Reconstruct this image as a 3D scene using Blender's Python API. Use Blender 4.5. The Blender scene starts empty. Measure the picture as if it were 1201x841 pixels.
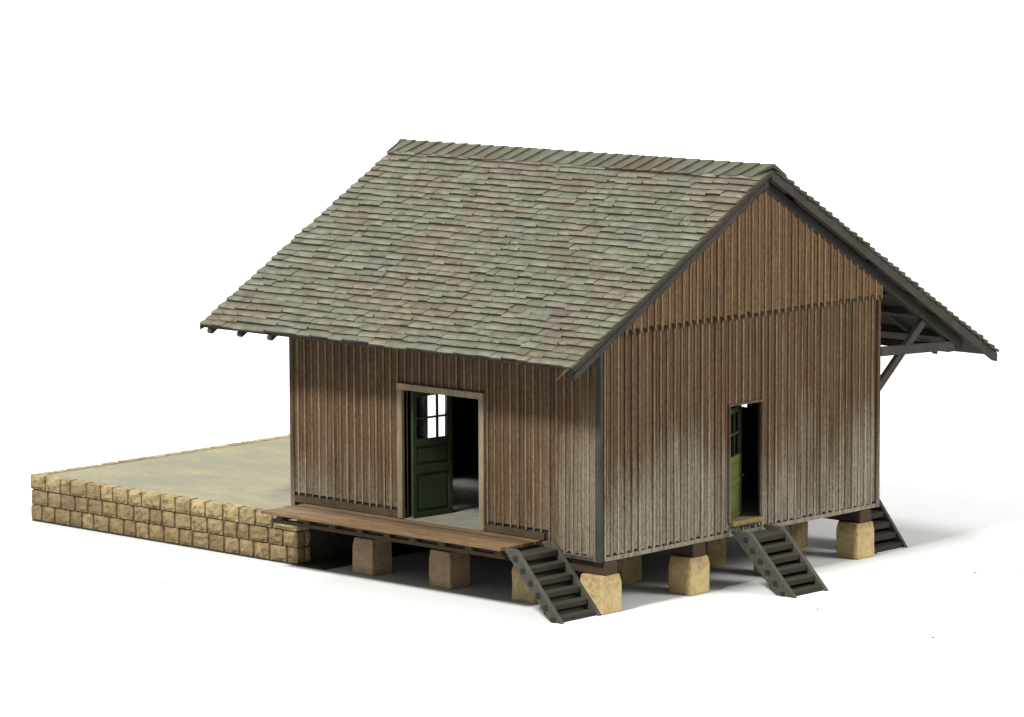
import bpy, bmesh, math, random
from mathutils import Matrix, Vector
random.seed(11)
S = 0.1                      # 1 design unit -> 0.1 m (a model, not a full size shed)
scene = bpy.context.scene
COL = scene.collection

# ------------------------------------------------------------------ helpers
class MB:
    """collects closed shapes, links them as ONE mesh object"""
    def __init__(self, fmap=None):
        self.v = []; self.f = []; self.m = []; self.w = []; self.map = fmap
    def solid(self, verts, faces, mi=0, wear=None):
        b = len(self.v)
        for i, p in enumerate(verts):
            q = self.map(*p) if self.map else p
            self.v.append(tuple(q)); self.w.append(wear[i] if wear else 0.0)
        for f in faces:
            self.f.append([b + i for i in f]); self.m.append(mi)
    def box(self, a, c, mi=0):
        (x0, y0, z0), (x1, y1, z1) = a, c
        self.solid([(x0,y0,z0),(x1,y0,z0),(x1,y1,z0),(x0,y1,z0),(x0,y0,z1),(x1,y0,z1),(x1,y1,z1),(x0,y1,z1)],
                   [(0,3,2,1),(4,5,6,7),(0,1,5,4),(1,2,6,5),(2,3,7,6),(3,0,4,7)], mi)
    def hexa(self, lo, hi, mi=0, wear=None):
        self.solid(list(lo) + list(hi), [(0,3,2,1),(4,5,6,7),(0,1,5,4),(1,2,6,5),(2,3,7,6),(3,0,4,7)], mi, wear)
    def prism(self, outline, d0, d1, mi=0, axis='d'):
        """outline of (u, z) points, extruded along d; vertices are (u, d, z)"""
        n = len(outline)
        vs = [(u, d0, z) for u, z in outline] + [(u, d1, z) for u, z in outline]
        fs = [tuple(range(n)), tuple(range(2*n-1, n-1, -1))]
        for i in range(n):
            j = (i + 1) % n
            fs.append((i, i + n, j + n, j))
        self.solid(vs, fs, mi)
    def beam(self, p, q, w, h, up=(0,0,1), mi=0):
        p = Vector(p); q = Vector(q); d = (q - p).normalized(); up = Vector(up)
        s = d.cross(up).normalized(); t = s.cross(d).normalized()
        lo = [p - s*w/2 - t*h/2, p + s*w/2 - t*h/2, p + s*w/2 + t*h/2, p - s*w/2 + t*h/2]
        hi = [v + (q - p) for v in lo]
        self.hexa([tuple(v) for v in lo], [tuple(v) for v in hi], mi)
    def build(self, name, mats, parent=None, bevel=0.0, seg=2, sub=0, origin=(0,0,0), smooth=False):
        me = bpy.data.meshes.new(name)
        o_ = origin
        me.from_pydata([((x-o_[0])*S, (y-o_[1])*S, (z-o_[2])*S) for x, y, z in self.v], [], self.f)
        if not isinstance(mats, (list, tuple)): mats = [mats]
        for m in mats: me.materials.append(m)
        for p, mi in zip(me.polygons, self.m): p.material_index = mi
        at = me.attributes.new('wear', 'FLOAT', 'POINT')
        at.data.foreach_set('value', self.w)
        bm = bmesh.new(); bm.from_mesh(me)
        bmesh.ops.recalc_face_normals(bm, faces=bm.faces)
        bm.to_mesh(me); bm.free()
        if smooth:
            for p in me.polygons: p.use_smooth = True
        o = bpy.data.objects.new(name, me)
        COL.objects.link(o)
        if parent is not None: o.parent = parent
        if bevel:
            b = o.modifiers.new('bevel', 'BEVEL'); b.width = bevel*S; b.segments = seg
            b.limit_method = 'ANGLE'; b.angle_limit = math.radians(40)
        return o

def thing(name, label, cat, loc=(0,0,0), group=None):
    o = bpy.data.objects.new(name, None); COL.objects.link(o)
    o.location = tuple(c*S for c in loc); o.empty_display_size = 0.05
    o['label'] = label; o['category'] = cat
    if group: o['group'] = group
    return o

# ------------------------------------------------------------------ materials
class NT:
    def __init__(self, name):
        self.mat = bpy.data.materials.new(name); self.mat.use_nodes = True
        self.t = self.mat.node_tree; self.t.nodes.clear()
        self.out = self.n('ShaderNodeOutputMaterial'); self.b = self.n('ShaderNodeBsdfPrincipled')
        self.l(self.b.outputs[0], self.out.inputs[0])
        self.b.inputs['Roughness'].default_value = 0.8
        self.b.inputs['Specular IOR Level'].default_value = 0.25
        tc = self.n('ShaderNodeTexCoord'); mp = self.n('ShaderNodeMapping')
        mp.inputs['Scale'].default_value = (1/S, 1/S, 1/S)
        self.l(tc.outputs['Object'], mp.inputs['Vector']); self.co = mp.outputs[0]
    def n(self, t, **kw):
        x = self.t.nodes.new(t)
        for k, v in kw.items(): setattr(x, k, v)
        return x
    def l(self, a, b): self.t.links.new(a, b)
    def scaled(self, s):
        m = self.n('ShaderNodeMapping'); m.inputs['Scale'].default_value = s
        self.l(self.co, m.inputs['Vector']); return m.outputs[0]
    def noise(self, scale, detail=5, rough=0.6, s=(1,1,1), w=None):
        x = self.n('ShaderNodeTexNoise'); x.inputs['Scale'].default_value = scale
        x.inputs['Detail'].default_value = detail; x.inputs['Roughness'].default_value = rough
        if w is not None:
            x.noise_dimensions = '4D'; self.l(w, x.inputs['W'])
        self.l(self.scaled(s), x.inputs['Vector']); return x.outputs['Fac']
    def ramp(self, f, stops):
        r = self.n('ShaderNodeValToRGB'); e = r.color_ramp.elements
        while len(e) < len(stops): e.new(0.5)
        for el, (p, c) in zip(e, stops):
            el.position = p; el.color = (c if isinstance(c, tuple) else (c, c, c)) + (1,)
        self.l(f, r.inputs[0]); return r.outputs[0]
    def mix(self, f, a, b, mode='MIX'):
        x = self.n('ShaderNodeMix', data_type='RGBA', blend_type=mode)
        for i, v in ((0, f), (6, a), (7, b)):
            if isinstance(v, (int, float)): x.inputs[i].default_value = v
            elif isinstance(v, tuple): x.inputs[i].default_value = v + (1,)
            else: self.l(v, x.inputs[i])
        return x.outputs[2]
    def math(self, op, a, b=None, c=None, clamp=False):
        x = self.n('ShaderNodeMath', operation=op); x.use_clamp = clamp
        for i, v in enumerate((a, b, c)):
            if v is None: continue
            if isinstance(v, (int, float)): x.inputs[i].default_value = v
            else: self.l(v, x.inputs[i])
        return x.outputs[0]
    def island(self):
        return self.n('ShaderNodeNewGeometry').outputs['Random Per Island']
    def white(self, w):
        x = self.n('ShaderNodeTexWhiteNoise', noise_dimensions='1D'); self.l(w, x.inputs['W'])
        return x.outputs['Value']
    def attr(self, name):
        return self.n('ShaderNodeAttribute', attribute_name=name).outputs['Fac']
    def xyz(self):
        s = self.n('ShaderNodeSeparateXYZ'); self.l(self.co, s.inputs[0]); return s.outputs
    def color(self, c): self.l(c, self.b.inputs['Base Color'])
    def bump(self, h, dist=0.02, strength=0.6):
        x = self.n('ShaderNodeBump'); x.inputs['Strength'].default_value = strength
        x.inputs['Distance'].default_value = dist*S
        self.l(h, x.inputs['Height']); self.l(x.outputs[0], self.b.inputs['Normal'])

KALB = .5
def srgb(r, g, b, k=None):
    k = KALB if k is None else k
    f = lambda c: ((c/255)/12.92 if c/255 <= .04045 else ((c/255+.055)/1.055)**2.4)*k
    return (f(r), f(g), f(b))

# Weathered board siding: brown stain above, greyed where rain splashes and at the ends.
def siding(name, brown, brown2, grey, batten, zgrey, amount, ends=False):
    m = NT(name); x, y, z = m.xyz()
    isl = m.island(); r2 = m.white(isl)
    grain = m.noise(1.0, 6, 0.7, s=(17, 17, 0.7), w=isl)
    fine = m.noise(1.0, 4, 0.7, s=(26, 26, 11.0))
    patch = m.noise(1.0, 5, 0.65, s=(1.1, 1.1, .5))
    base = m.mix(m.ramp(grain, [(.28, 0.0), (.72, 1.0)]), brown, brown2)
    zone = m.n('ShaderNodeMapRange'); zone.inputs[1].default_value = .25; zone.inputs[2].default_value = .75
    m.l(m.math('MULTIPLY_ADD', m.math('SUBTRACT', isl, .5), .16, m.noise(1.0, 5, .65, s=(1.6, 1.6, .45))), zone.inputs[0]); zn = zone.outputs[0]
    hue = m.ramp(zn, [(0, srgb(140,114,72)), (.22, srgb(120,98,68)), (.45, srgb(116,84,62)), (.7, srgb(134,112,74)), (.85, srgb(104,94,74)), (1, srgb(122,86,64))])
    base = m.mix(.5, base, hue)
    red = m.ramp(patch, [(.5, 0.0), (.68, 1.0)])
    base = m.mix(m.math('MULTIPLY', red, .65), base, srgb(116, 74, 52))
    ol = m.ramp(m.noise(1.0, 3, .6, s=(2.4, 2.4, .7)), [(.52, 0.0), (.66, 1.0)])
    base = m.mix(m.math('MULTIPLY', ol, .45), base, srgb(94, 90, 70))
    # grey weathering
    cloud = m.noise(0.55, 4, 0.6, s=(1, 1, 0.5))
    streak = m.noise(1.0, 4, 0.6, s=(7, 7, 0.35), w=isl)
    h = m.math('SUBTRACT', zgrey, z)
    h = m.math('MULTIPLY_ADD', m.math('SUBTRACT', cloud, 0.5), 5.0, h)
    h = m.math('MULTIPLY_ADD', m.math('SUBTRACT', streak, 0.5), 4.4, h)
    h = m.math('MULTIPLY_ADD', m.math('SUBTRACT', r2, 0.5), .8, h)
    if ends:
        e = m.math('MULTIPLY', m.math('ADD', x, 2.1), 1.3); e = m.math('MINIMUM', m.math('MAXIMUM', e, 0.0), 2.4)
        h = m.math('ADD', h, e)
        e = m.math('MULTIPLY', m.math('SUBTRACT', -7.0, x), 1.2); e = m.math('MINIMUM', m.math('MAXIMUM', e, 0.0), 1.0)
        h = m.math('ADD', h, e)
    g = m.math('MULTIPLY', h, 0.5, clamp=True)
    g = m.math('MULTIPLY', g, amount)
    gcol = m.mix(m.ramp(grain, [(.25, 0.0), (.7, 1.0)]), tuple(c*.55 for c in grey), grey)
    col = m.mix(g, base, gcol)
    # rubbed batten ridges
    wear = m.attr('wear')
    wn = m.ramp(m.noise(1.0, 4, .6, s=(5, 5, 1.4), w=isl), [(.3, .5), (.6, 1.0)])
    col = m.mix(m.math('MULTIPLY', m.math('MULTIPLY', wear, wn), .8), col, m.mix(g, batten, tuple(min(1, c*1.1) for c in grey)))
    # per board value and fine dirt in the grain
    val = m.math('MULTIPLY_ADD', r2, 0.3, 0.83)
    vv = m.n('ShaderNodeCombineColor')
    for i in range(3): m.l(val, vv.inputs[i])
    col = m.mix(1.0, col, vv.outputs[0], 'MULTIPLY')
    dirt = m.ramp(fine, [(.34, .38), (.6, 1.0)])
    col = m.mix(0.85, col, m.mix(1.0, col, dirt, 'MULTIPLY'))
    line = m.ramp(m.noise(1.0, 3, .55, s=(30, 30, .5), w=isl), [(.36, .4), (.46, 1.0)])
    col = m.mix(0.8, col, m.mix(1.0, col, line, 'MULTIPLY'))
    sc = m.ramp(m.noise(1.0, 2, .5, s=(9, 9, 7)), [(.76, 0.0), (.79, 1.0)])
    col = m.mix(m.math('MULTIPLY', sc, .5), col, srgb(176, 166, 146))
    m.color(col)
    m.bump(m.math('ADD', grain, m.math('MULTIPLY', fine, .6)), 0.02, 0.6)
    m.b.inputs['Roughness'].default_value = .82
    return m.mat

def plain_wood(name, c1, c2, s=(3, 30, 30), isl_amt=.5, rough=.85, speck=None):
    m = NT(name); isl = m.island()
    g = m.noise(1.0, 6, .65, s=s, w=isl)
    big = m.noise(0.9, 4, .6)
    col = m.mix(m.ramp(g, [(.28, 0.0), (.72, 1.0)]), c1, c2)
    val = m.math('MULTIPLY_ADD', isl, isl_amt, 1 - isl_amt/2)
    val = m.math('MULTIPLY', val, m.math('MULTIPLY_ADD', big, .7, .65))
    vv = m.n('ShaderNodeCombineColor')
    for i in range(3): m.l(val, vv.inputs[i])
    col = m.mix(1.0, col, vv.outputs[0], 'MULTIPLY')
    if speck:
        sp = m.ramp(m.noise(6, 3, .6), [(.66, 0.0), (.74, 1.0)])
        col = m.mix(m.math('MULTIPLY', sp, .5), col, speck)
    m.color(col); m.bump(g, .02, .5); m.b.inputs['Roughness'].default_value = rough
    return m.mat

def shingle_mat(name):
    m = NT(name); isl = m.island(); r2 = m.white(isl)
    r3 = m.white(m.math('ADD', isl, 3.7))
    base = m.ramp(isl, [(0, srgb(112,102,78)), (.2, srgb(121,118,93)), (.4, srgb(122,126,104)), (.6, srgb(112,119,99)),
                        (.8, srgb(130,125,102)), (.92, srgb(112,98,68)), (1, srgb(122,104,70))])
    val = m.math('MULTIPLY_ADD', r2, .3, .85)
    vv = m.n('ShaderNodeCombineColor')
    for i in range(3): m.l(val, vv.inputs[i])
    col = m.mix(1.0, base, vv.outputs[0], 'MULTIPLY')
    # brown and greenish stains
    cl = m.ramp(m.noise(.8, 5, .62), [(.42, 0.0), (.66, 1.0)])
    col = m.mix(m.math('MULTIPLY', cl, .65), col, srgb(112, 90, 62))
    gr = m.ramp(m.noise(2.3, 5, .65), [(.52, 0.0), (.7, 1.0)])
    col = m.mix(m.math('MULTIPLY', gr, .35), col, srgb(104, 116, 88))
    pale = m.ramp(m.noise(1.1, 5, .7, s=(1,1.2,1)), [(.52, 0.0), (.68, 1.0)])
    col = m.mix(m.math('MULTIPLY', pale, .45), col, srgb(150, 164, 160))
    # grain along the slope + pale rubbed butts
    g = m.noise(1.0, 5, .7, s=(26, 2.5, 3.5), w=isl)
    col = m.mix(.5, col, m.mix(1.0, col, m.ramp(g, [(.32, .4), (.62, 1.2)]), 'MULTIPLY'))
    wear = m.attr('wear')
    wn = m.ramp(m.noise(3.5, 4, .65), [(.3, .2), (.6, 1.0)])
    w = m.math('MULTIPLY', m.math('POWER', wear, 2.6), wn)
    w = m.math('MULTIPLY', w, m.math('MULTIPLY_ADD', r3, .55, .5), clamp=True)
    col = m.mix(w, col, srgb(196, 193, 167))
    m.color(col); m.bump(g, .02, .55); m.b.inputs['Roughness'].default_value = .85
    return m.mat

def stone_mat(name, c_hi, c_mid, c_dark, scale=1.0, zbrown=None, spots=.55, brown=None):
    m = NT(name); isl = m.island(); x, y, z = m.xyz()
    big = m.noise(1.3*scale, 5, .6)
    sm = m.noise(7*scale, 6, .7)
    col = m.mix(m.ramp(big, [(.35, 0.0), (.65, 1.0)]), c_mid, c_hi)
    val = m.math('MULTIPLY_ADD', isl, .42, .78)
    vv = m.n('ShaderNodeCombineColor')
    for i in range(3): m.l(val, vv.inputs[i])
    col = m.mix(1.0, col, vv.outputs[0], 'MULTIPLY')
    sp = m.ramp(sm, [(.5, 0.0), (.6, 1.0)])
    col = m.mix(m.math('MULTIPLY', sp, spots), col, c_dark)
    if brown is not None:
        lo = m.math('SUBTRACT', 1.0, m.attr('wear'))
        bn = m.ramp(m.noise(2.6, 5, .65), [(.36, .1), (.62, 1.0)])
        col = m.mix(m.math('MULTIPLY', m.math('MULTIPLY', lo, bn), .75), col, brown)
    if zbrown is not None:
        h = m.math('SUBTRACT', z, zbrown[0])
        h = m.math('MULTIPLY_ADD', m.math('SUBTRACT', big, .5), .9, h)
        h = m.math('MULTIPLY_ADD', m.math('SUBTRACT', sm, .5), .5, h)
        d = m.math('MULTIPLY', m.math('MULTIPLY', h, zbrown[1], clamp=True), zbrown[2])
        col = m.mix(d, col, srgb(104, 76, 60))
    m.color(col); m.bump(m.math('ADD', sm, m.math('MULTIPLY', big, 1.5)), .05, .8)
    m.b.inputs['Roughness'].default_value = .9
    return m.mat

def flat_noise(name, c1, c2, scale, rough=.85, s=(1,1,1), bump=.01, c3=None, sc3=3, grain=False):
    m = NT(name); n = m.noise(scale, 6, .65, s=s)
    col = m.mix(m.ramp(n, [(.32, 0.0), (.68, 1.0)]), c1, c2)
    if c3:
        col = m.mix(m.math('MULTIPLY', m.ramp(m.noise(sc3, 5, .7), [(.5, 0.0), (.68, 1.0)]), .7), col, c3)
    if grain:
        gr = m.ramp(m.noise(9, 5, .75), [(.3, .72), (.65, 1.06)])
        col = m.mix(.8, col, m.mix(1.0, col, gr, 'MULTIPLY'))
        sp = m.ramp(m.noise(16, 2, .5), [(.70, 0.0), (.75, 1.0)])
        col = m.mix(m.math('MULTIPLY', sp, .5), col, srgb(96, 92, 78))
    m.color(col)
    if bump: m.bump(n, bump, .5)
    m.b.inputs['Roughness'].default_value = rough
    return m.mat

M = {}
BAT = srgb(164, 140, 106)
M['front'] = siding('front_boards', srgb(70,48,31), srgb(112,80,52), srgb(160,150,128), BAT, 2.3, .95, True)
M['gable'] = siding('gable_boards', srgb(74,57,40), srgb(112,86,60), srgb(184,176,156), BAT, 3.4, 1.0)
M['upper'] = siding('upper_boards', srgb(104,78,48), srgb(158,118,70), srgb(140,132,112), srgb(164,146,108), 5.2, .35)
KALB = .265
M['shingle'] = shingle_mat('shingles')
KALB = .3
M['shingle_end'] = flat_noise('shingle_end_shade_wash', srgb(84,80,62), srgb(108,102,82), 6)  # row-gap shade and dark wash put into the colour of butts and undersides
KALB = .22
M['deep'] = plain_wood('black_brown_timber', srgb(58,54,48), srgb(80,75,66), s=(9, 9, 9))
KALB = .42
M['soffit'] = plain_wood('soffit_boards', srgb(70,66,58), srgb(92,86,76), s=(6, 6, 6))
KALB = .42
M['dark'] = plain_wood('dark_timber', srgb(58,54,48), srgb(86,80,72), s=(9, 9, 9))
KALB = .42
M['dark2'] = plain_wood('sheathing_boards', srgb(62,58,52), srgb(88,82,74), s=(20, 3, 3))
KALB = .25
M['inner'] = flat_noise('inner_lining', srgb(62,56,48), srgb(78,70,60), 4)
KALB = .5
KALB = .24
M['post'] = plain_wood('corner_post_paint', srgb(74,72,64), srgb(118,116,106), s=(6, 6, 1.2), speck=srgb(168,172,170))
KALB = .5
M['frame'] = plain_wood('door_frame_wood', srgb(118,104,82), srgb(162,146,118), s=(16, 16, 2))
KALB = .27
M['deck'] = plain_wood('deck_boards', srgb(116,90,62), srgb(182,148,108), s=(1.8, 20, 20), isl_amt=.75, speck=srgb(84,64,46))
KALB = .27
M['joist'] = plain_wood('joist_wood', srgb(92,76,56), srgb(124,104,80), s=(6, 6, 6), speck=srgb(150,140,126))
M['sleeper'] = plain_wood('sleeper_wood', srgb(92,72,58), srgb(128,104,84), s=(2, 14, 14))
KALB = .72
M['pier'] = stone_mat('pier_stone', srgb(212,192,142), srgb(192,170,120), srgb(140,112,78), 1.2, (.50, 2.2, .8), .35)
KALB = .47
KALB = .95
M['pier_brown'] = stone_mat('brown_pier_stone', srgb(178,156,126), srgb(162,138,110), srgb(112,86,68), 1.2, (.20, 3.0, .45), .3)  # browner stone for the front piers, darker towards the top
KALB = .52
M['stone'] = stone_mat('facing_stone', srgb(190,172,124), srgb(166,148,104), srgb(92,74,56), 1.0, None, .6, srgb(128,104,76))
KALB = .40
M['mortar'] = flat_noise('mortar', srgb(98,80,60), srgb(124,104,80), 5)
KALB = .40
M['paving'] = flat_noise('platform_paving', srgb(160,158,134), srgb(196,186,142), .38, s=(1, 1.6, 1), c3=srgb(146,150,138), sc3=.55, grain=True)
KALB = .5
M['plate'] = flat_noise('base_plate', srgb(60,60,50), srgb(80,80,66), 6)
KALB = .25
M['green'] = flat_noise('green_paint', srgb(66,82,56), srgb(84,100,66), 3, rough=.6, bump=.004)
KALB = .28
M['olive'] = flat_noise('olive_paint', srgb(118,128,68), srgb(146,152,90), 3, rough=.6, bump=.004)
KALB = .45
M['stair'] = plain_wood('stair_paint', srgb(66,64,56), srgb(98,96,86), s=(10, 10, 10), speck=srgb(140,136,124), isl_amt=.2)
KALB = .40
M['tread'] = plain_wood('tread_paint', srgb(56,54,46), srgb(80,76,66), s=(14, 3, 14), isl_amt=.3)
M['floor'] = flat_noise('screed_floor', srgb(136,134,120), srgb(164,160,144), 2.2)
KALB = .42
M['sill'] = flat_noise('yellow_sill', srgb(150,138,86), srgb(178,160,104), 5)
M['paper'] = flat_noise('white_paper', (.485,.497,.503), (.49,.502,.508), .1, rough=.95, bump=0)
M['dust'] = flat_noise('dust', srgb(90,90,80), srgb(140,138,120), 8)
def glass():
    m = NT('thin_glass'); tr = m.n('ShaderNodeBsdfTransparent'); gl = m.n('ShaderNodeBsdfGlossy')
    gl.inputs['Roughness'].default_value = .08
    mx = m.n('ShaderNodeMixShader'); mx.inputs[0].default_value = .06
    m.l(tr.outputs[0], mx.inputs[1]); m.l(gl.outputs[0], mx.inputs[2]); m.l(mx.outputs[0], m.out.inputs[0])
    return m.mat
M['glass'] = glass()

# ------------------------------------------------------------------ dimensions (design units ~ prototype metres; z = 0 is the table)
L, W = 9.0, 9.17
ZB, ZK, ZBAND = 1.085, 1.376, 5.78
YR, ZR = 5.171, 8.886
XL, XR = -10.654, 0.292
YE, ZE = -1.164, 5.259
YB, ZBK = 13.305, 4.17
SF = (ZR-ZE)/(YR-YE); SB = (ZR-ZBK)/(YB-YR)
def roof_z(y): return ZR - (SF*(YR-y) if y < YR else SB*(y-YR))
UND = 0.54
def under(y): return roof_z(y) - UND

# ------------------------------------------------------------------ the table
def ground():
    mb = MB()
    yaw = 2.318; fx, fy = math.cos(yaw), math.sin(yaw); rx, ry = fy, -fx
    prof = [(-150, 0), (55, 0)]
    R = 30
    for i in range(1, 19):
        a = math.radians(i*5); prof.append((55 + R*math.sin(a), R - R*math.cos(a)))
    prof.append((85, 75))
    vs = []; fs = []
    for d, h in prof:
        for s in (-130, 130): vs.append((fx*d + rx*s, fy*d + ry*s, h))
    for i in range(len(prof)-1): fs.append((2*i, 2*i+1, 2*i+3, 2*i+2))
    mb.solid(vs, fs)
    o = mb.build('ground', M['paper'], smooth=True)
    o['kind'] = 'structure'; o['label'] = 'white seamless paper the model stands on'
ground()

# ------------------------------------------------------------------ goods shed
shed = thing('goods_shed', 'brown board and batten wooden goods shed model with grey shingle roof on yellow stone piers', 'shed')

def split(z0, z1, u0, u1, ops):
    """z ranges of a strip u0..u1 that stay clear of the openings"""
    segs = [(z0, z1)]
    for a, b, c, d in ops:
        if u1 > a + .01 and u0 < b - .01:
            n = []
            for s, e in segs:
                if c > s: n.append((s, min(e, c)))
                if d < e: n.append((max(s, d), e))
            segs = [q for q in n if q[1]-q[0] > .04]
    return segs

def board_wall(name, fmap, u0, u1, zbot, ztop, ops, n, mat, label=None, d_off=0.0, notch=True, zb_f=None, sill=True, back=True, inner=True):
    """vertical boards with battens over the joints; ztop is a function of u; ops = openings (ua, ub, za, zb)"""
    mb = MB(fmap); P = (u1-u0)/n; bw = .042
    zbf = zb_f or (lambda u: zbot)
    lo_f = zbf
    cuts = sorted({u0, u1, *[c for o in ops for c in o[:2]]})
    if back:
        for a, b in zip(cuts, cuts[1:]):
            pts = sorted({a, b, *[k for k in (YR,) if a < k < b and ztop(YR) > ztop(a) + .3]})
            for s, e in split(zbot, min(ztop(a), ztop(b)) if len(pts) == 2 else 99, a, b, ops):
                top = e < min(ztop(a), ztop(b)) - .01
                if top: ol = [(a, s), (b, s), (b, e), (a, e)]
                else: ol = [(a, s), (b, s)] + [(p, ztop(p)) for p in reversed(pts)]
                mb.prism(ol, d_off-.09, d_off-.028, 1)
    for i in range(n):
        a, b = u0+i*P, u0+(i+1)*P
        a2, b2 = a+random.uniform(.001,.006), b-random.uniform(.001,.006)
        # split a board at an opening edge
        rngs = [(a2, b2)]
        for o in ops:
            for c in o[:2]:
                rngs = [q for r in rngs for q in ([(r[0], c), (c, r[1])] if r[0]+.015 < c < r[1]-.015 else [r])]
        d = d_off + random.uniform(-.014, .006); nh = random.uniform(.10, .15) if lo_f(a) == zbot else .075
        for ra, rb in rngs:
            zt = lambda u: ztop(u)
            lo = zbf((ra+rb)/2)
            for s, e in split(lo, min(zt(ra), zt(rb)), ra, rb, ops):
                full = e > min(zt(ra), zt(rb)) - .01
                mid = (ra+rb)/2
                if s == lo and notch: bot = [(ra, s+.07), (mid-.02, s+nh), (mid+.02, s+nh), (rb, s+.07)]
                else: bot = [(ra, s), (rb, s)]
                top = [(rb, zt(rb)), (ra, zt(ra))] if full else [(rb, e), (ra, e)]
                mb.prism(bot + top, d_off-.028, d)
                if rb-ra > .12:
                    c = ra+(rb-ra)*random.uniform(.42, .58); k = len(mb.v)
                    mb.prism([(c-.011, s+.18), (c+.011, s+.18), (c+.011, (min(zt(ra), zt(rb)) if full else e)-.01), (c-.011, (min(zt(ra), zt(rb)) if full else e)-.01)], d-.004, d+random.uniform(.004, .01))
                    for q in range(k+4, k+8): mb.w[q] = random.uniform(.1, .5)
    vs0 = len(mb.v)
    for i in range(n+1):
        u = u0+i*P + (random.uniform(-.008,.008) if 0 < i < n else (.5*bw if i == 0 else -.5*bw))
        w = bw*random.uniform(.85, 1.15)/2
        lo = zbf(u)
        for s, e in split(lo, min(ztop(u-w), ztop(u+w)), u-w, u+w, ops):
            full = e > min(ztop(u-w), ztop(u+w)) - .01
            dd = d_off + random.uniform(.016, .026)
            bot = [(u-w, s+.07), (u-w*.3, s), (u+w*.3, s), (u+w, s+.07)] if (s == lo and notch) else [(u-w, s), (u+w, s)]
            top = [(u+w, ztop(u+w)), (u-w, ztop(u-w))] if full else [(u+w, e), (u-w, e)]
            k = len(mb.v)
            mb.prism(bot + top, d_off-.028, dd)
            m_ = (len(mb.v)-k)//2
            for q in range(k+m_, len(mb.v)): mb.w[q] = 1.0
    if sill:
        for a, b in zip(cuts, cuts[1:]):
            for s, e in split(zbot, zbot+.085, a, b, ops):
                mb.prism([(a, s), (b, s), (b, e), (a, e)], d_off-.027, d_off+.024)
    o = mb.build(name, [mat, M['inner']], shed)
    if label: o['label'] = label
    return o

FD = (-5.58, -3.34, ZK, 4.15)       # front doorway
GD = (4.08, 5.16, 1.33, 3.86)       # gable doorway
front_map = lambda u, d, z: (u, -d, z)
gable_map = lambda u, d, z: (d, u, z)
back_map = lambda u, d, z: (u, W+d, z)
left_map = lambda u, d, z: (-L-d, u, z)

board_wall('wall', front_map, -L, -.10, ZB, lambda u: under(0)+.25, [(FD[0]-.0, FD[1]+.0, 0.5, FD[3])], 41, M['front'],
           'long wall of brown boards with wide doorway', zb_f=lambda u: ZK+.14 if u < -1.5 else ZB)
board_wall('wall', gable_map, .10, W, ZB, lambda u: min(ZBAND+.12, under(u)+.02), [GD], 41, M['gable'], 'gable end wall greyed towards its foot')
board_wall('gable_siding', gable_map, .06, W+.06, ZBAND-.09, lambda u: max(ZBAND-.05, under(u)+.01), [], 41, M['upper'],
           'upper gable boards with pointed ends', d_off=.06, sill=False, back=False)
# lining behind the upper gable boards
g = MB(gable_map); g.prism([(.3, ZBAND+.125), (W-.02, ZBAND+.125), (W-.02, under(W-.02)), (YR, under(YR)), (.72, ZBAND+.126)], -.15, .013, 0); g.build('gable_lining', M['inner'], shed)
board_wall('wall', back_map, -L, 0, ZB, lambda u: under(W)+.28, [(-3.87, -3.63, 2.96, 3.6)], 40, M['front'], 'rear wall under the canopy', notch=False)
# far gable with a window
board_wall('wall', left_map, 0, W, ZB, lambda u: under(u)+.02, [(4.1, 4.92, 2.0, 3.55)], 40, M['gable'], 'far gable wall with a window', notch=False)
g = MB(left_map)
for a, b in (((4.02,.0,1.92),(4.1,.09,3.63)), ((4.92,.0,1.92),(5.0,.09,3.63)), ((4.1,.0,1.92),(4.92,.09,2.0)), ((4.1,.0,3.55),(4.92,.09,3.63))): g.box(a, b)
wf = g.build('window_frame', M['frame'], shed)

g = MB(); g.box((-1.55+.03, -.028, ZB+.001), (-.17, .06, ZB+.075)); g.build('sill_board', M['post'], shed)
# skirting above the deck
for a, b in ((-L+.1, FD[0]-.145), (FD[1]+.145, -1.53)):
    g = MB(); g.box((a, -.03, ZK+.002), (b, .045, ZK+.14)); g.build('skirting', M['joist'], shed)
# corner posts
g = MB(); g.box((-.13, -.028, ZB-.015), (.03, .06, under(0)+.2)); g.build('corner_post', M['post'], shed, bevel=.015)
g = MB(); g.box((-L-.03, -.04, ZB), (-L+.09, .1, under(0)+.2)); g.build('corner_post', M['front'], shed, bevel=.015)
g = MB(); g.box((-.12, W-.05, ZB), (.045, W+.06, ZBAND-.1)); g.build('corner_post', M['gable'], shed, bevel=.015)

# front door frame
g = MB(front_map)
g.box((FD[0]-.14, -.12, ZK+.003), (FD[0], .075, FD[3])); g.box((FD[1], -.12, ZK+.003), (FD[1]+.14, .075, FD[3]))
g.box((FD[0]-.14, -.12, FD[3]), (FD[1]+.14, .085, FD[3]+.14))
g.build('door_frame', M['frame'], shed, bevel=.012)
# gable door frame: thin stops + yellow sill
g = MB(gable_map)
g.box((GD[0]-.03, -.02, GD[2]+.05), (GD[0]+.02, .04, GD[3])); g.box((GD[1]-.02, -.02, GD[2]+.05), (GD[1]+.03, .04, GD[3]))
g.box((GD[0]-.03, -.02, GD[3]+.002), (GD[1]+.03, .04, GD[3]+.05))
gf = g.build('door_frame', M['gable'], shed)
g = MB(gable_map); g.box((GD[0]+.03, -.10, ZK-.08), (GD[1]-.03, .12, ZK+.01)); s_ = g.build('sill', M['sill'], gf, bevel=.02)

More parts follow.
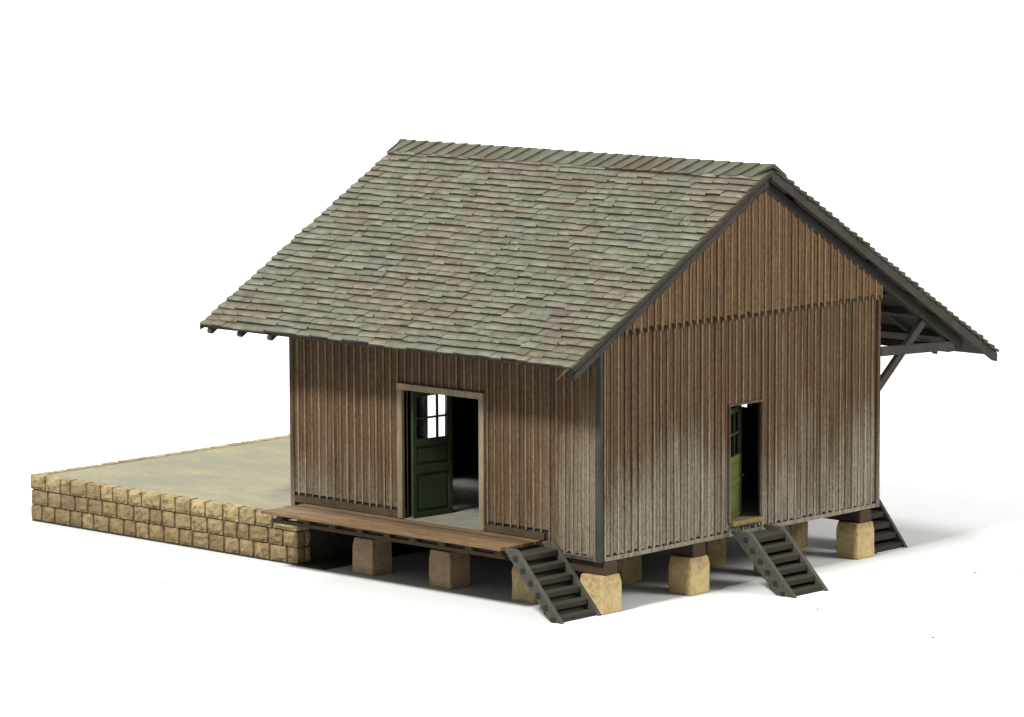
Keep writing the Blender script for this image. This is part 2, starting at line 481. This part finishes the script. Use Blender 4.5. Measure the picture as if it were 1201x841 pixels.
def door_leaf(fmap, w, zs, mat, y0, parent, cols=3, label=None, upper=None):
    """glazed door leaf: u 0..w, d = thickness 0..t; zs = levels"""
    zb, p1b, p1t, p2b, p2t, gb, gm, gt, zt = zs; t = .07; st = .10
    g = MB(fmap)
    for za, zc, mi in ((zb, gb-.001, 0), (gb, zt, 1)):
        g.box((0,0,za), (st,t,zc), mi); g.box((w-st,0,za), (w,t,zc), mi)
    for a, b in ((zb, p1b), (p1t, p2b), (p2t, gb-.001)): g.box((st,0,a), (w-st,t,b))
    g.box((st,0,gt), (w-st,t,zt), 1)
    cw = (w-2*st)/cols
    for i in range(1, cols): g.box((st+i*cw-.02, .01, gb), (st+i*cw+.02, t-.01, gt), 1)
    for i in range(cols):
        g.box((st+i*cw+(.02 if i else 0), .012, gm-.02), (st+(i+1)*cw-(.02 if i < cols-1 else 0), t-.012, gm+.02), 1)
    o = g.build('door', [mat, upper or mat], parent)
    if label: o['label'] = label
    for a, b in ((p1b, p1t), (p2b, p2t)):
        g = MB(fmap); g.box((st, .022, a), (w-st, t-.022, b)); g.box((st+.07, .008, a+.07), (w-st-.07, t-.008, b-.07))
        g.build('door_panel', mat, o)
    g = MB(fmap)
    for i in range(cols):
        for a, b in ((gb, gm-.02), (gm+.02, gt)):
            g.box((st+i*cw+.02, .03, a), (st+(i+1)*cw-.02, .036, b))
    g.build('pane', M['glass'], o)
    g = MB(fmap); g.box((w-.07, t, (p2b+p1t)/2-.03+.1), (w-.04, t+.05, (p2b+p1t)/2+.1)); g.box((w-.18, t+.05, (p2b+p1t)/2+.07), (w-.04, t+.075, (p2b+p1t)/2+.1))
    g.build('handle', M['dark'], o)
    return o
# front leaf: swung in, standing nearly square to the wall
a1 = math.radians(84); hx, hy = -5.47, .10
fm = lambda u, d, z: (hx + u*math.cos(a1) + d*math.sin(a1), hy + u*math.sin(a1) - d*math.cos(a1), z)
door_leaf(fm, 1.10, (ZK+.02, 1.49, 2.33, 2.50, 2.92, 3.06, 3.51, 3.98, 4.10), M['green'], 0, shed, label='dark green glazed door leaf standing open')
# second leaf of the front doorway, folded back against the inner wall
# gable leaf
a2 = math.radians(114); gx, gy = -.13, GD[0]+.06
gm_ = lambda u, d, z: (gx + u*math.cos(a2) + d*math.sin(a2), gy + u*math.sin(a2) - d*math.cos(a2), z)
door_leaf(gm_, .98, (ZK+.03, 1.50, 2.12, 2.24, 2.62, 2.72, 3.2, 3.66, 3.76), M['olive'], 0, shed, cols=2, label='olive green glazed door leaf ajar', upper=M['green'])

g = MB(); g.box((-L+.15, .15, ZK-.12), (-.15, W-.15, ZK-.004)); g.box((FD[0], -.02, ZK-.12), (FD[1], .15, ZK-.006)); g.build('floor', M['floor'], shed)

# sleepers and piers
PX = (-.24, -2.12, -4.52, -6.83); PY = (.27, 3.08, 5.88, 8.73)
for y in PY:
    g = MB(); g.box((-8.55, y-.2, .80), (.05, y+.2, ZB-.016)); g.build('sleeper', M['sleeper'], shed, bevel=.03)
for y in (.27, 8.73):
    pass
def pier(cx, cy, mat):
    g = MB(); h = .80
    w0, w1 = .312*random.uniform(.97, 1.03), .302*random.uniform(.97, 1.03)
    j = lambda: random.uniform(-.012, .012)
    ring = lambda w, z: [(cx-w+j(), cy-w+j(), z), (cx+w+j(), cy-w+j(), z), (cx+w+j(), cy+w+j(), z), (cx-w+j(), cy+w+j(), z)]
    r = [ring(w0, .0), ring(w0*1.0, .3), ring((w0+w1)/2*1.02, .62), ring(w1*.95, h-.001)]
    vs = [p for q in r for p in q]; fs = [(0,1,2,3), (12,13,14,15)]
    for k in range(3):
        for i in range(4): fs.append((4*k+i, 4*k+(i+1)%4, 4*k+4+(i+1)%4, 4*k+4+i))
    g.solid(vs, fs)
    return g.build('pier', M[mat], shed, bevel=.03, seg=2)
for x in PX:
    for y in PY: pier(x, y, 'pier_brown' if (y < 1 and x < -3) else 'pier')
# floor bearers across the sleepers
# deck on the front
deck_x0, deck_x1, deck_y = -8.62, -1.57, -1.31
g = MB(); k = 6; pw = (0-.055 - deck_y)/k
for i in range(k):
    y0 = deck_y + i*pw
    g.box((deck_x0+random.uniform(-.05,.05), y0+random.uniform(.004,.014), ZK-.075), (deck_x1+random.uniform(-.03,.02), y0+pw-random.uniform(.004,.014), ZK+random.uniform(-.012,.006)))
dk = g.build('deck', M['deck'], shed, bevel=.008, seg=1)
for i in range(9):
    x = -8.2 + i*.8
    g = MB(); g.box((x-.09, -1.16+random.uniform(-.03,.02), ZK-.19), (x+.09, -.06, ZK-.077)); g.build('joist', M['joist'], dk)
g = MB(); g.box((deck_x0+.12, -1.14, ZK-.27), (deck_x1-.05, -1.0, ZK-.192)); g.build('bearer', M['joist'], dk)
# rear deck on the canopy side
g = MB()
for i in range(6):
    y0 = W+.08 + i*.2
    g.box((-8.6, y0+.006, ZK-.075), (-1.2, y0+.194, ZK+random.uniform(-.006,.004)))
dk2 = g.build('deck', M['deck'], shed)
dk2['label'] = 'rear deck under the canopy'
g = MB(); g.box((-8.5, W+1.0, ZK-.30), (-1.3, W+1.14, ZK-.08)); g.build('bearer', M['joist'], dk2)

# ------------------------------------------------------------------ roof
T = .085      # shingles lie on sheathing T below the fitted roof surface
def shingles():
    mb = MB()
    for side in (0, 1):
        y1, z1 = (YE, ZE) if side == 0 else (YB, ZBK)
        dy, dz = y1-YR, z1-ZR; ln = math.hypot(dy, dz); ey, ez = dy/ln, dz/ln
        ny, nz = (-ez, ey) if side else (ez, -ey)
        if nz < 0: ny, nz = -ny, -nz
        rows = 31 if side == 0 else 36
        s0 = .30; rh = (ln-s0)/rows
        P = lambda x, s, h: (x, YR + ey*s + ny*h, ZR + ez*s + nz*h)
        for r in range(rows, 0, -1):
            sb = s0 + r*rh                     # butt line
            x = XL + random.uniform(-.03, .02); ph = random.uniform(0, 6)
            first = True
            while x < XR - .02:
                w = random.choice((.24, .32, .38, .42, .46, .52, .62))*random.uniform(.9, 1.12)
                x2 = min(x+w, XR+random.uniform(-.015, .02))
                if XR - x2 < .14: x2 = XR+random.uniform(-.015, .02)
                b0 = sb + .018*math.sin(x*1.3+ph) + random.uniform(-.034, .032)
                b1 = b0 + random.uniform(-.014, .014)
                tp = max(sb - rh*1.75, .12)
                th = random.uniform(.054, .074); g_ = random.uniform(.0005, .003)
                sk = random.uniform(-.02, .02)
                hb = random.uniform(-.004, .008)
                xm = (x+x2)/2; bm_ = (b0+b1)/2 + random.uniform(.0, .016)
                cx = lambda t: x+g_ + (x2-x-2*g_)*t
                lipd = .045
                top = []; wear = []
                vs = [P(cx(0)+sk*.3, tp, -T+.004), P(cx(.5), tp, -T+.004), P(cx(1)+sk*.3, tp, -T+.004),
                      P(cx(0), b0, hb-.036), P(cx(.5), bm_, hb-.036), P(cx(1), b1, hb-.036),
                      P(cx(0)+sk*.3, tp, -T+.02), P(cx(.5), tp, -T+.02), P(cx(1)+sk*.3, tp, -T+.02),
                      P(cx(0), b0-lipd, hb-.040+th-.005), P(cx(.5), bm_-lipd, hb-.040+th), P(cx(1), b1-lipd, hb-.040+th-.005),
                      P(cx(0)+.006, b0, hb-.040+th-.022), P(cx(.5), bm_, hb-.040+th-.014), P(cx(1)-.006, b1, hb-.040+th-.022)]
                fs = [(0,1,4,3), (1,2,5,4), (6,7,10,9), (7,8,11,10), (9,10,13,12), (10,11,14,13),
                      (3,4,13,12), (4,5,14,13), (0,6,7,1), (1,7,8,2), (0,3,12,9,6), (2,8,11,14,5)]
                mb.solid(vs, fs, 0, [0]*6 + [0,0,0, .82,.9,.82, 1,1,1])
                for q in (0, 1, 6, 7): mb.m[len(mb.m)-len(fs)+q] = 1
                x = x2
    return mb
g = MB()
for side in (0, 1):
    y1 = YE+.10 if side == 0 else YB-.08
    for d0, d1 in ((T+.002, T+.06),):
        za, zb = ZR, roof_z(y1)
        lo = [(XL+.03, YR, za-d1), (XR-.035, YR, za-d1), (XR-.035, y1, zb-d1), (XL+.03, y1, zb-d1)]
        hi = [(XL+.03, YR, za-d0), (XR-.035, YR, za-d0), (XR-.035, y1, zb-d0), (XL+.03, y1, zb-d0)]
        g.hexa(lo, hi)
roof = g.build('roof', M['dark2'], shed)
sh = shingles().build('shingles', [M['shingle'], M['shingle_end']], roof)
# ridge cap of slanting boards, lapped like tiles, on both slopes
g = MB()
for side in (0, 1):
    y1, z1 = (YE, ZE) if side == 0 else (YB, ZBK)
    dy, dz = y1-YR, z1-ZR; ln = math.hypot(dy, dz); ey, ez = dy/ln, dz/ln
    ny, nz = (ez, -ey) if ey < 0 else (-ez, ey)
    if nz < 0: ny, nz = -ny, -nz
    P = lambda x, s, h: (x, YR + ey*s + ny*h, ZR + ez*s + nz*h)
    x = XL - .35; cl = .50
    while x < XR:
        w = random.uniform(.36, .46); x2 = x+w; sk = -.30
        l2 = cl + random.uniform(-.02, .025)
        cxx = lambda v: max(XL-.01, min(XR+.012, v))
        h0, h1 = .012, .055
        a = [cxx(x-.06), cxx(x2), cxx(x2+sk), cxx(x-.06+sk)]
        if a[1]-a[0] > .02 or a[2]-a[3] > .02:
            lo = [P(a[0], -.005, -.02), P(a[1], -.005, -.02), P(a[2], l2, -.02), P(a[3], l2, -.02)]
            hi = [P(a[0], -.005, h0), P(a[1], -.005, h1), P(a[2], l2, h1-.012), P(a[3], l2, h0-.008)]
            g.hexa(lo, hi, 0, [0]*4 + [.1, .55, .6, .1])
        x = x2
g.build('ridge_cap', M['shingle'], roof)
g = MB(); 
g.prism([(YR-.16, ZR-.07), (YR+.16, ZR-.07), (YR+.05, ZR+.045), (YR-.05, ZR+.045)], XL-.02, XL+.16)
g.v = [(b, a, c) for a, b, c in g.v]
g.build('ridge_end', M['shingle'], roof, bevel=.03)
# barge boards on the rakes
def barge(x0, x1, y0, y1, tip):
    g = MB(lambda u, d, z: (d, u, z))
    za, zb = roof_z(y0), roof_z(y1); s = 1 if y1 > y0 else -1
    if s < 0: ol = [(y0, za-.065), (y1, zb-.065), (y1, zb-.16), (y1-s*.16, roof_z(y1-s*.16)-.20), (y0, za-.215)]
    else:
        f = lambda y, h: (y, roof_z(y)-h)
        ol = [f(y0, .065), f(y1, .065), f(y1, .26), f(y1-.16, .32), f(y0, .29)]
    g.prism(ol, x0, x1); return g.build('barge_board', M['soffit'] if s > 0 else M['dark'], roof, bevel=.01)
for x in (XR-.03, XL-.005):
    barge(x-.055, x, YR, YE+.05, 0); barge(x-.055, x, YR, YB-.05, 0)
# rafters under the front slope, tails showing at the eave
for i in range(11):
    x = -10.43 + i*.94
    g = MB(lambda u, d, z: (d, u, z)); y0, y1 = (YE+.07 if x < -8.3 else YE+.3), YR-.1
    if -L < x: y1 = -.12
    g.prism([(y0, roof_z(y0)-.15), (y1, roof_z(y1)-.15), (y1, roof_z(y1)-.25), (y0+.05, roof_z(y0)-.25), (y0, roof_z(y0)-.22)], x-.06, x+.06)
    g.build('rafter', M['soffit'], roof)
for xa, xb in ((.078, XR-.087), (XL+.06, -L-.12)):
    for ya, yb in ((YR+.02, 5.78), (6.12, 8.62), (8.95, 10.05), (10.36, 11.0), (11.3, 12.9)):
        g = MB(lambda u, d, z: (d, u, z))
        g.prism([(ya, roof_z(ya)-.15), (yb, roof_z(yb)-.15), (yb, roof_z(yb)-.275), (ya, roof_z(ya)-.275)], xa, xb)
        g.build('soffit_board', M['soffit'], roof)
# purlins under the rear slope
for y in (6.05, 8.86, 10.28, 11.22, 12.25):
    g = MB(); z = roof_z(y)
    y0, y1 = y-.085, y+.085
    g.hexa([(XL+.06, y0, roof_z(y0)-.30), (-.08, y0, roof_z(y0)-.30), (-.08, y1, roof_z(y1)-.30), (XL+.06, y1, roof_z(y1)-.30)],
           [(XL+.06, y0, roof_z(y0)-.147), (-.08, y0, roof_z(y0)-.147), (-.08, y1, roof_z(y1)-.147), (XL+.06, y1, roof_z(y1)-.147)])
    g.build('purlin', M['soffit'], roof)
# common rafters between purlins on the canopy, principal rafters and brackets
for i, x in enumerate((.005, -2.95, -5.95, -8.9)):
    g = MB(lambda u, d, z: (d, u, z)); yb = 12.2
    ya = YR if i in (0, 3) else W+.07
    g.prism([(ya, roof_z(ya)-.302), (yb, roof_z(yb)-.302), (yb, roof_z(yb)-.42), (yb-.10, roof_z(yb-.1)-.55), (ya, roof_z(ya)-.55)], x-.07, x+.07)
    rf = g.build('rafter', M['deep'] if i == 0 else M['soffit'], roof)
    if i == 0:
        g = MB(lambda u, d, z: (d, u, z)); ya = YR; yb = YE+.2
        g.prism([(ya, roof_z(ya)-.302), (yb, roof_z(yb)-.302), (yb, roof_z(yb)-.44), (ya, roof_z(ya)-.44)], x+.075, x+.16)
        g.build('rafter', M['dark'], roof)
    xb = x-.01
    g = MB(); g.beam((xb, W+.06, 4.53), (xb, 11.92, 4.41), .13, .20); g.build('tie_beam', M['dark'], shed)
    g = MB(); g.beam((xb-.02, W+.02, 3.72), (xb-.02, 10.93, 5.14), .11, .17); g.build('strut', M['dark'], shed)
for x in (-1.45, -4.45, -7.45, -10.2):
    g = MB(lambda u, d, z: (d, u, z)); ya, yb = W+.1, YB-.1
    g.prism([(ya, roof_z(ya)-.148), (yb, roof_z(yb)-.148), (yb, roof_z(yb)-.26), (ya, roof_z(ya)-.26)], x-.06, x+.06)
    g.build('rafter', M['dark'], roof)
g = MB(); y = 11.95; g.box((-8.9, y-.09, roof_z(y)-.7), (-.08, y+.09, roof_z(y)-.553)); g.build('plate_beam', M['dark'], roof)
# curled sliver at the eave corner
g = MB(); pts = [(.25, -1.0, 5.30), (.22, -1.16, 5.235), (.15, -1.30, 5.12), (.05, -1.38, 4.98)]
for p, q in zip(pts, pts[1:]): g.beam(p, q, .03, .03)
g.build('splinter', M['shingle'], roof)

# ------------------------------------------------------------------ stone loading platform
plat = thing('stone_platform', 'long loading platform faced with yellow stone blocks and topped with sandy paving', 'platform', (-13, 4, 0))
PO = (-13, 4, 0)
px0, px1, py0, py1, pz = -17.56, -8.62, -.22, 8.9, 1.10
g = MB(); g.box((px0+.05, py0+.06, .03), (px1-.12, py1-.06, pz-.05)); g.build('core', M['mortar'], plat, origin=PO)
g = MB(); g.box((px0+.03, py0+.03, 0.001), (px1+.75, py1-.03, .035)); g.build('base_plate', M['plate'], plat, origin=PO)
def facing(axis, fixed, a0, a1, out, skip=0):
    """three courses of rusticated blocks; axis 'x' runs along x at y = fixed"""
    g = MB(); hs = [(.036, .39), (.395, .742), (.748, pz)]
    for ci, (z0, z1) in enumerate(hs):
        a = a0 + (0 if ci != 1 else random.uniform(.12, .2)) 
        if ci == 1: a = a0 + .02
        while a < a1 - .05:
            w = random.choice((.38, .44, .48, .52, .58))*random.uniform(.9, 1.1)*(1.08 if ci == 0 else 1.0)
            b = min(a+w, a1)
            if a1 - b < .22: b = a1
            gp = .032 if ci < 2 else .026
            dep = .28 if ci == 2 else .2
            bul = random.uniform(.0, .03) + (.02 if ci == 2 else 0); j = lambda s=.012: random.uniform(-s, s)
            NU, NZ = 4, 4
            vs = []; fs = []
            for iu in range(NU+1):
                for iz in range(NZ+1):
                    u = a+gp + (b-a-2*gp)*iu/NU; z = z0+.012 + (z1-z0-.022)*iz/NZ
                    edge = iu in (0, NU) or iz in (0, NZ)
                    d = -.018+j(.008) if edge else bul + random.uniform(-.024, .024)
                    cu = .012 if (iu in (0, NU) and iz in (0, NZ)) else 0
                    vs.append((u + (cu if iu == 0 else -cu) + j(.006), d, z + j(.006)))
            for iu in range(NU):
                for iz in range(NZ):
                    k = iu*(NZ+1)+iz; fs.append((k, k+NZ+1, k+NZ+2, k+1))
            n0 = len(vs)
            cs = [0, NU*(NZ+1), NU*(NZ+1)+NZ, NZ]
            rim = [iu*(NZ+1) for iu in range(NU+1)] + [NU*(NZ+1)+iz for iz in range(1, NZ+1)] + [iu*(NZ+1)+NZ for iu in range(NU-1, -1, -1)] + [iz for iz in range(NZ-1, 0, -1)]
            for r_ in rim: vs.append((vs[r_][0], -dep, vs[r_][2]))
            nr = len(rim)
            for q in range(nr): fs.append((rim[q], n0+q, n0+(q+1) % nr, rim[(q+1) % nr]))
            fs.append(tuple(n0+q for q in range(nr)))
            if axis == 'x': vs = [(u, fixed+out*d, z) for u, d, z in vs]
            else: vs = [(fixed+out*d, u, z) for u, d, z in vs]
            g.solid(vs, fs, 0, [1.0 if ci == 2 else 0.0]*len(vs))
            a = b
    return g.build('stone_facing', M['stone'], plat, origin=PO)
facing('x', py0, px0, px1, -1)
facing('y', px0, py0+.22, py1-.25, -1)
facing('y', px1, py0+.22, py0+.42, 1)
g = MB(); g.box((px1-.118, py0+.44, .036), (px1-.03, py1-.2, pz-.03)); g.build('end_shade_panel', M['plate'], plat, origin=PO)  # dark panel added; under-deck shade on the platform end put into its colour
facing('x', py1, px0, px1, 1)
g = MB(); g.box((px0+.27, py0+.27, pz-.06), (px1-.27, py1-.27, pz-.022)); g.build('paving', M['paving'], plat, origin=PO)

# ------------------------------------------------------------------ stairs
def stair(name, label, base, width, ztop, run, foot, head, n=6):
    """flight descending towards +x; base = x of the toe, y of the near side"""
    t = thing(name, label, 'stairs', (base[0], base[1], 0), 'dark wooden stair flights')
    th = .10
    for s in (0, 1):
        g = MB()
        y0 = s*(width-th); y1 = y0+th
        # parallelogram side with a cut foot: (x, z) outline, toe at x = 0
        ol = [(0, .0), (-head+.02, ztop*.0), (-head-.07, .10), (-run-head, ztop*1.0-.0), (-run-head+.0, ztop), (-run, ztop)]
        ol = [(0, 0), (-head+.03, 0), (-head-.06, .10), (-run-head, ztop-.03), (-run-head+.03, ztop), (-run-.02, ztop), (-run+.02, ztop-.04)]
        g.prism(ol, y0, y1)
        g.build('stringer', M['stair'], t, bevel=.012, seg=1)
    g = MB()
    q = .07
    g.prism([(-head*.95-.01, .02), (-head*.95+q, .02), (-run-head*.75+q, ztop-.12), (-run-head*.95, ztop-.12)], th+.001, width-th-.001)
    g.build('back_board', M['tread'], t)
    for i in range(n):
        f = (i+.72)/n
        z = ztop*(1-f)+.02; xc = -run*(1-f) - head*.5
        g = MB()
        g.box((xc-head*.46, th+.002, z-.10), (xc+head*.40, width-th-.002, z+.03))
        # tenons through the stringers
        for y0, y1 in ((-.012, th), (width-th, width+.012)):
            g.box((xc-.07, y0, z-.10), (xc+.07, y1, z+.028))
        # riser below the tread
        g.box((xc-head*.42, th+.003, z-.21), (xc-head*.42+.05, width-th-.003, z-.101))
        g.m[6:18] = [1]*12
        o = g.build('tread', [M['tread'], M['deep']], t, bevel=.02, seg=2)
    return t
stair('wooden_stairs', 'dark wooden stairs descending from the right end of the front deck', (.08, -1.27), 1.24, 1.37, 1.24, .35, .36)
stair('wooden_stairs', 'dark wooden stairs below the narrow doorway in the gable wall', (1.84, 4.03), 1.16, 1.24, 1.20, .5, .55)
stair('wooden_stairs', 'dark wooden stairs at the far corner, mostly hidden behind the last pier', (-.09, 9.26), 1.2, 1.30, 1.02, .5, .55)

# ------------------------------------------------------------------ stray specks on the paper
g = MB()
for x, y, r in ((2.95, 3.4, .035), (2.9, 8.9, .03), (6.5, 2.6, .035), (-9.3, -3.6, .03), (3.4, 10.0, .028), (1.2, -5.2, .025), (5.2, 1.0, .02), (-4.2, -3.4, .018)):
    n = 6; vs = [(x+r*math.cos(k*math.tau/n)*random.uniform(.6,1.6), y+r*math.sin(k*math.tau/n)*random.uniform(.6,1.3), .002) for k in range(n)]
    vs += [(x, y, r*.7)]
    g.solid(vs, [tuple(range(n))] + [(k, (k+1) % n, n) for k in range(n)])
o = g.build('dust', M['dust']); o['kind'] = 'stuff'; o['label'] = 'tiny grey dust specks scattered on the white paper'

# ------------------------------------------------------------------ camera
yaw, pitch, roll = 2.3180, 0.1294, -0.0043
C = Vector((54.6812, -61.6591, 13.2805+2.7351))
CAMP = (4804.4,)
fw = Vector((math.cos(yaw)*math.cos(pitch), math.sin(yaw)*math.cos(pitch), -math.sin(pitch)))
r = fw.cross(Vector((0,0,1))).normalized(); u = r.cross(fw)
r2 = r*math.cos(roll)+u*math.sin(roll); u2 = -r*math.sin(roll)+u*math.cos(roll)
cam = bpy.data.cameras.new('Camera'); co = bpy.data.objects.new('Camera', cam); COL.objects.link(co)
m3 = Matrix((r2, u2, -fw)).transposed()
co.matrix_world = Matrix.Translation(C*S) @ m3.to_4x4()
cam.sensor_width = 36; cam.lens = CAMP[0]/1201*36
cam.clip_start = .05; cam.clip_end = 200
scene.camera = co

# ------------------------------------------------------------------ light: key lamp, side softbox, added backdrop fill and a white room
def area(name, pos, target, size, power, color, shape='DISK', size_y=None):
    l = bpy.data.lights.new(name, 'AREA'); l.shape = shape; l.size = size*S
    if size_y: l.size_y = size_y*S
    l.energy = power; l.color = color
    o = bpy.data.objects.new(name, l); COL.objects.link(o)
    o.location = Vector(pos)*S
    o.rotation_euler = (Vector(target)-Vector(pos)).to_track_quat('-Z', 'Y').to_euler()
    return o
TG = Vector((-5, 3, 2))
KD = Vector((.08, -.635, .772)).normalized()
area('key_lamp', TG + KD*70, TG, 10.5, 484*2.05, (1.0, .975, .94))
area('side_softbox', (42, 24, 34), (0, 6, 2), 26, 350, (1.0, .95, .88))
area('backdrop_fill', (-70, 20, 70), (-58, 72, 14), 40, 1500, (1.0, 1.0, 1.0))  # unseen fill added only to bring the backdrop up to white
w = bpy.data.worlds.new('World'); scene.world = w; w.use_nodes = True
bg = w.node_tree.nodes['Background']; bg.inputs[0].default_value = (1.0, .99, .97, 1); bg.inputs[1].default_value = .54

scene.view_settings.view_transform = 'Standard'; scene.view_settings.look = 'None'
scene.view_settings.exposure = 0; scene.view_settings.gamma = 1
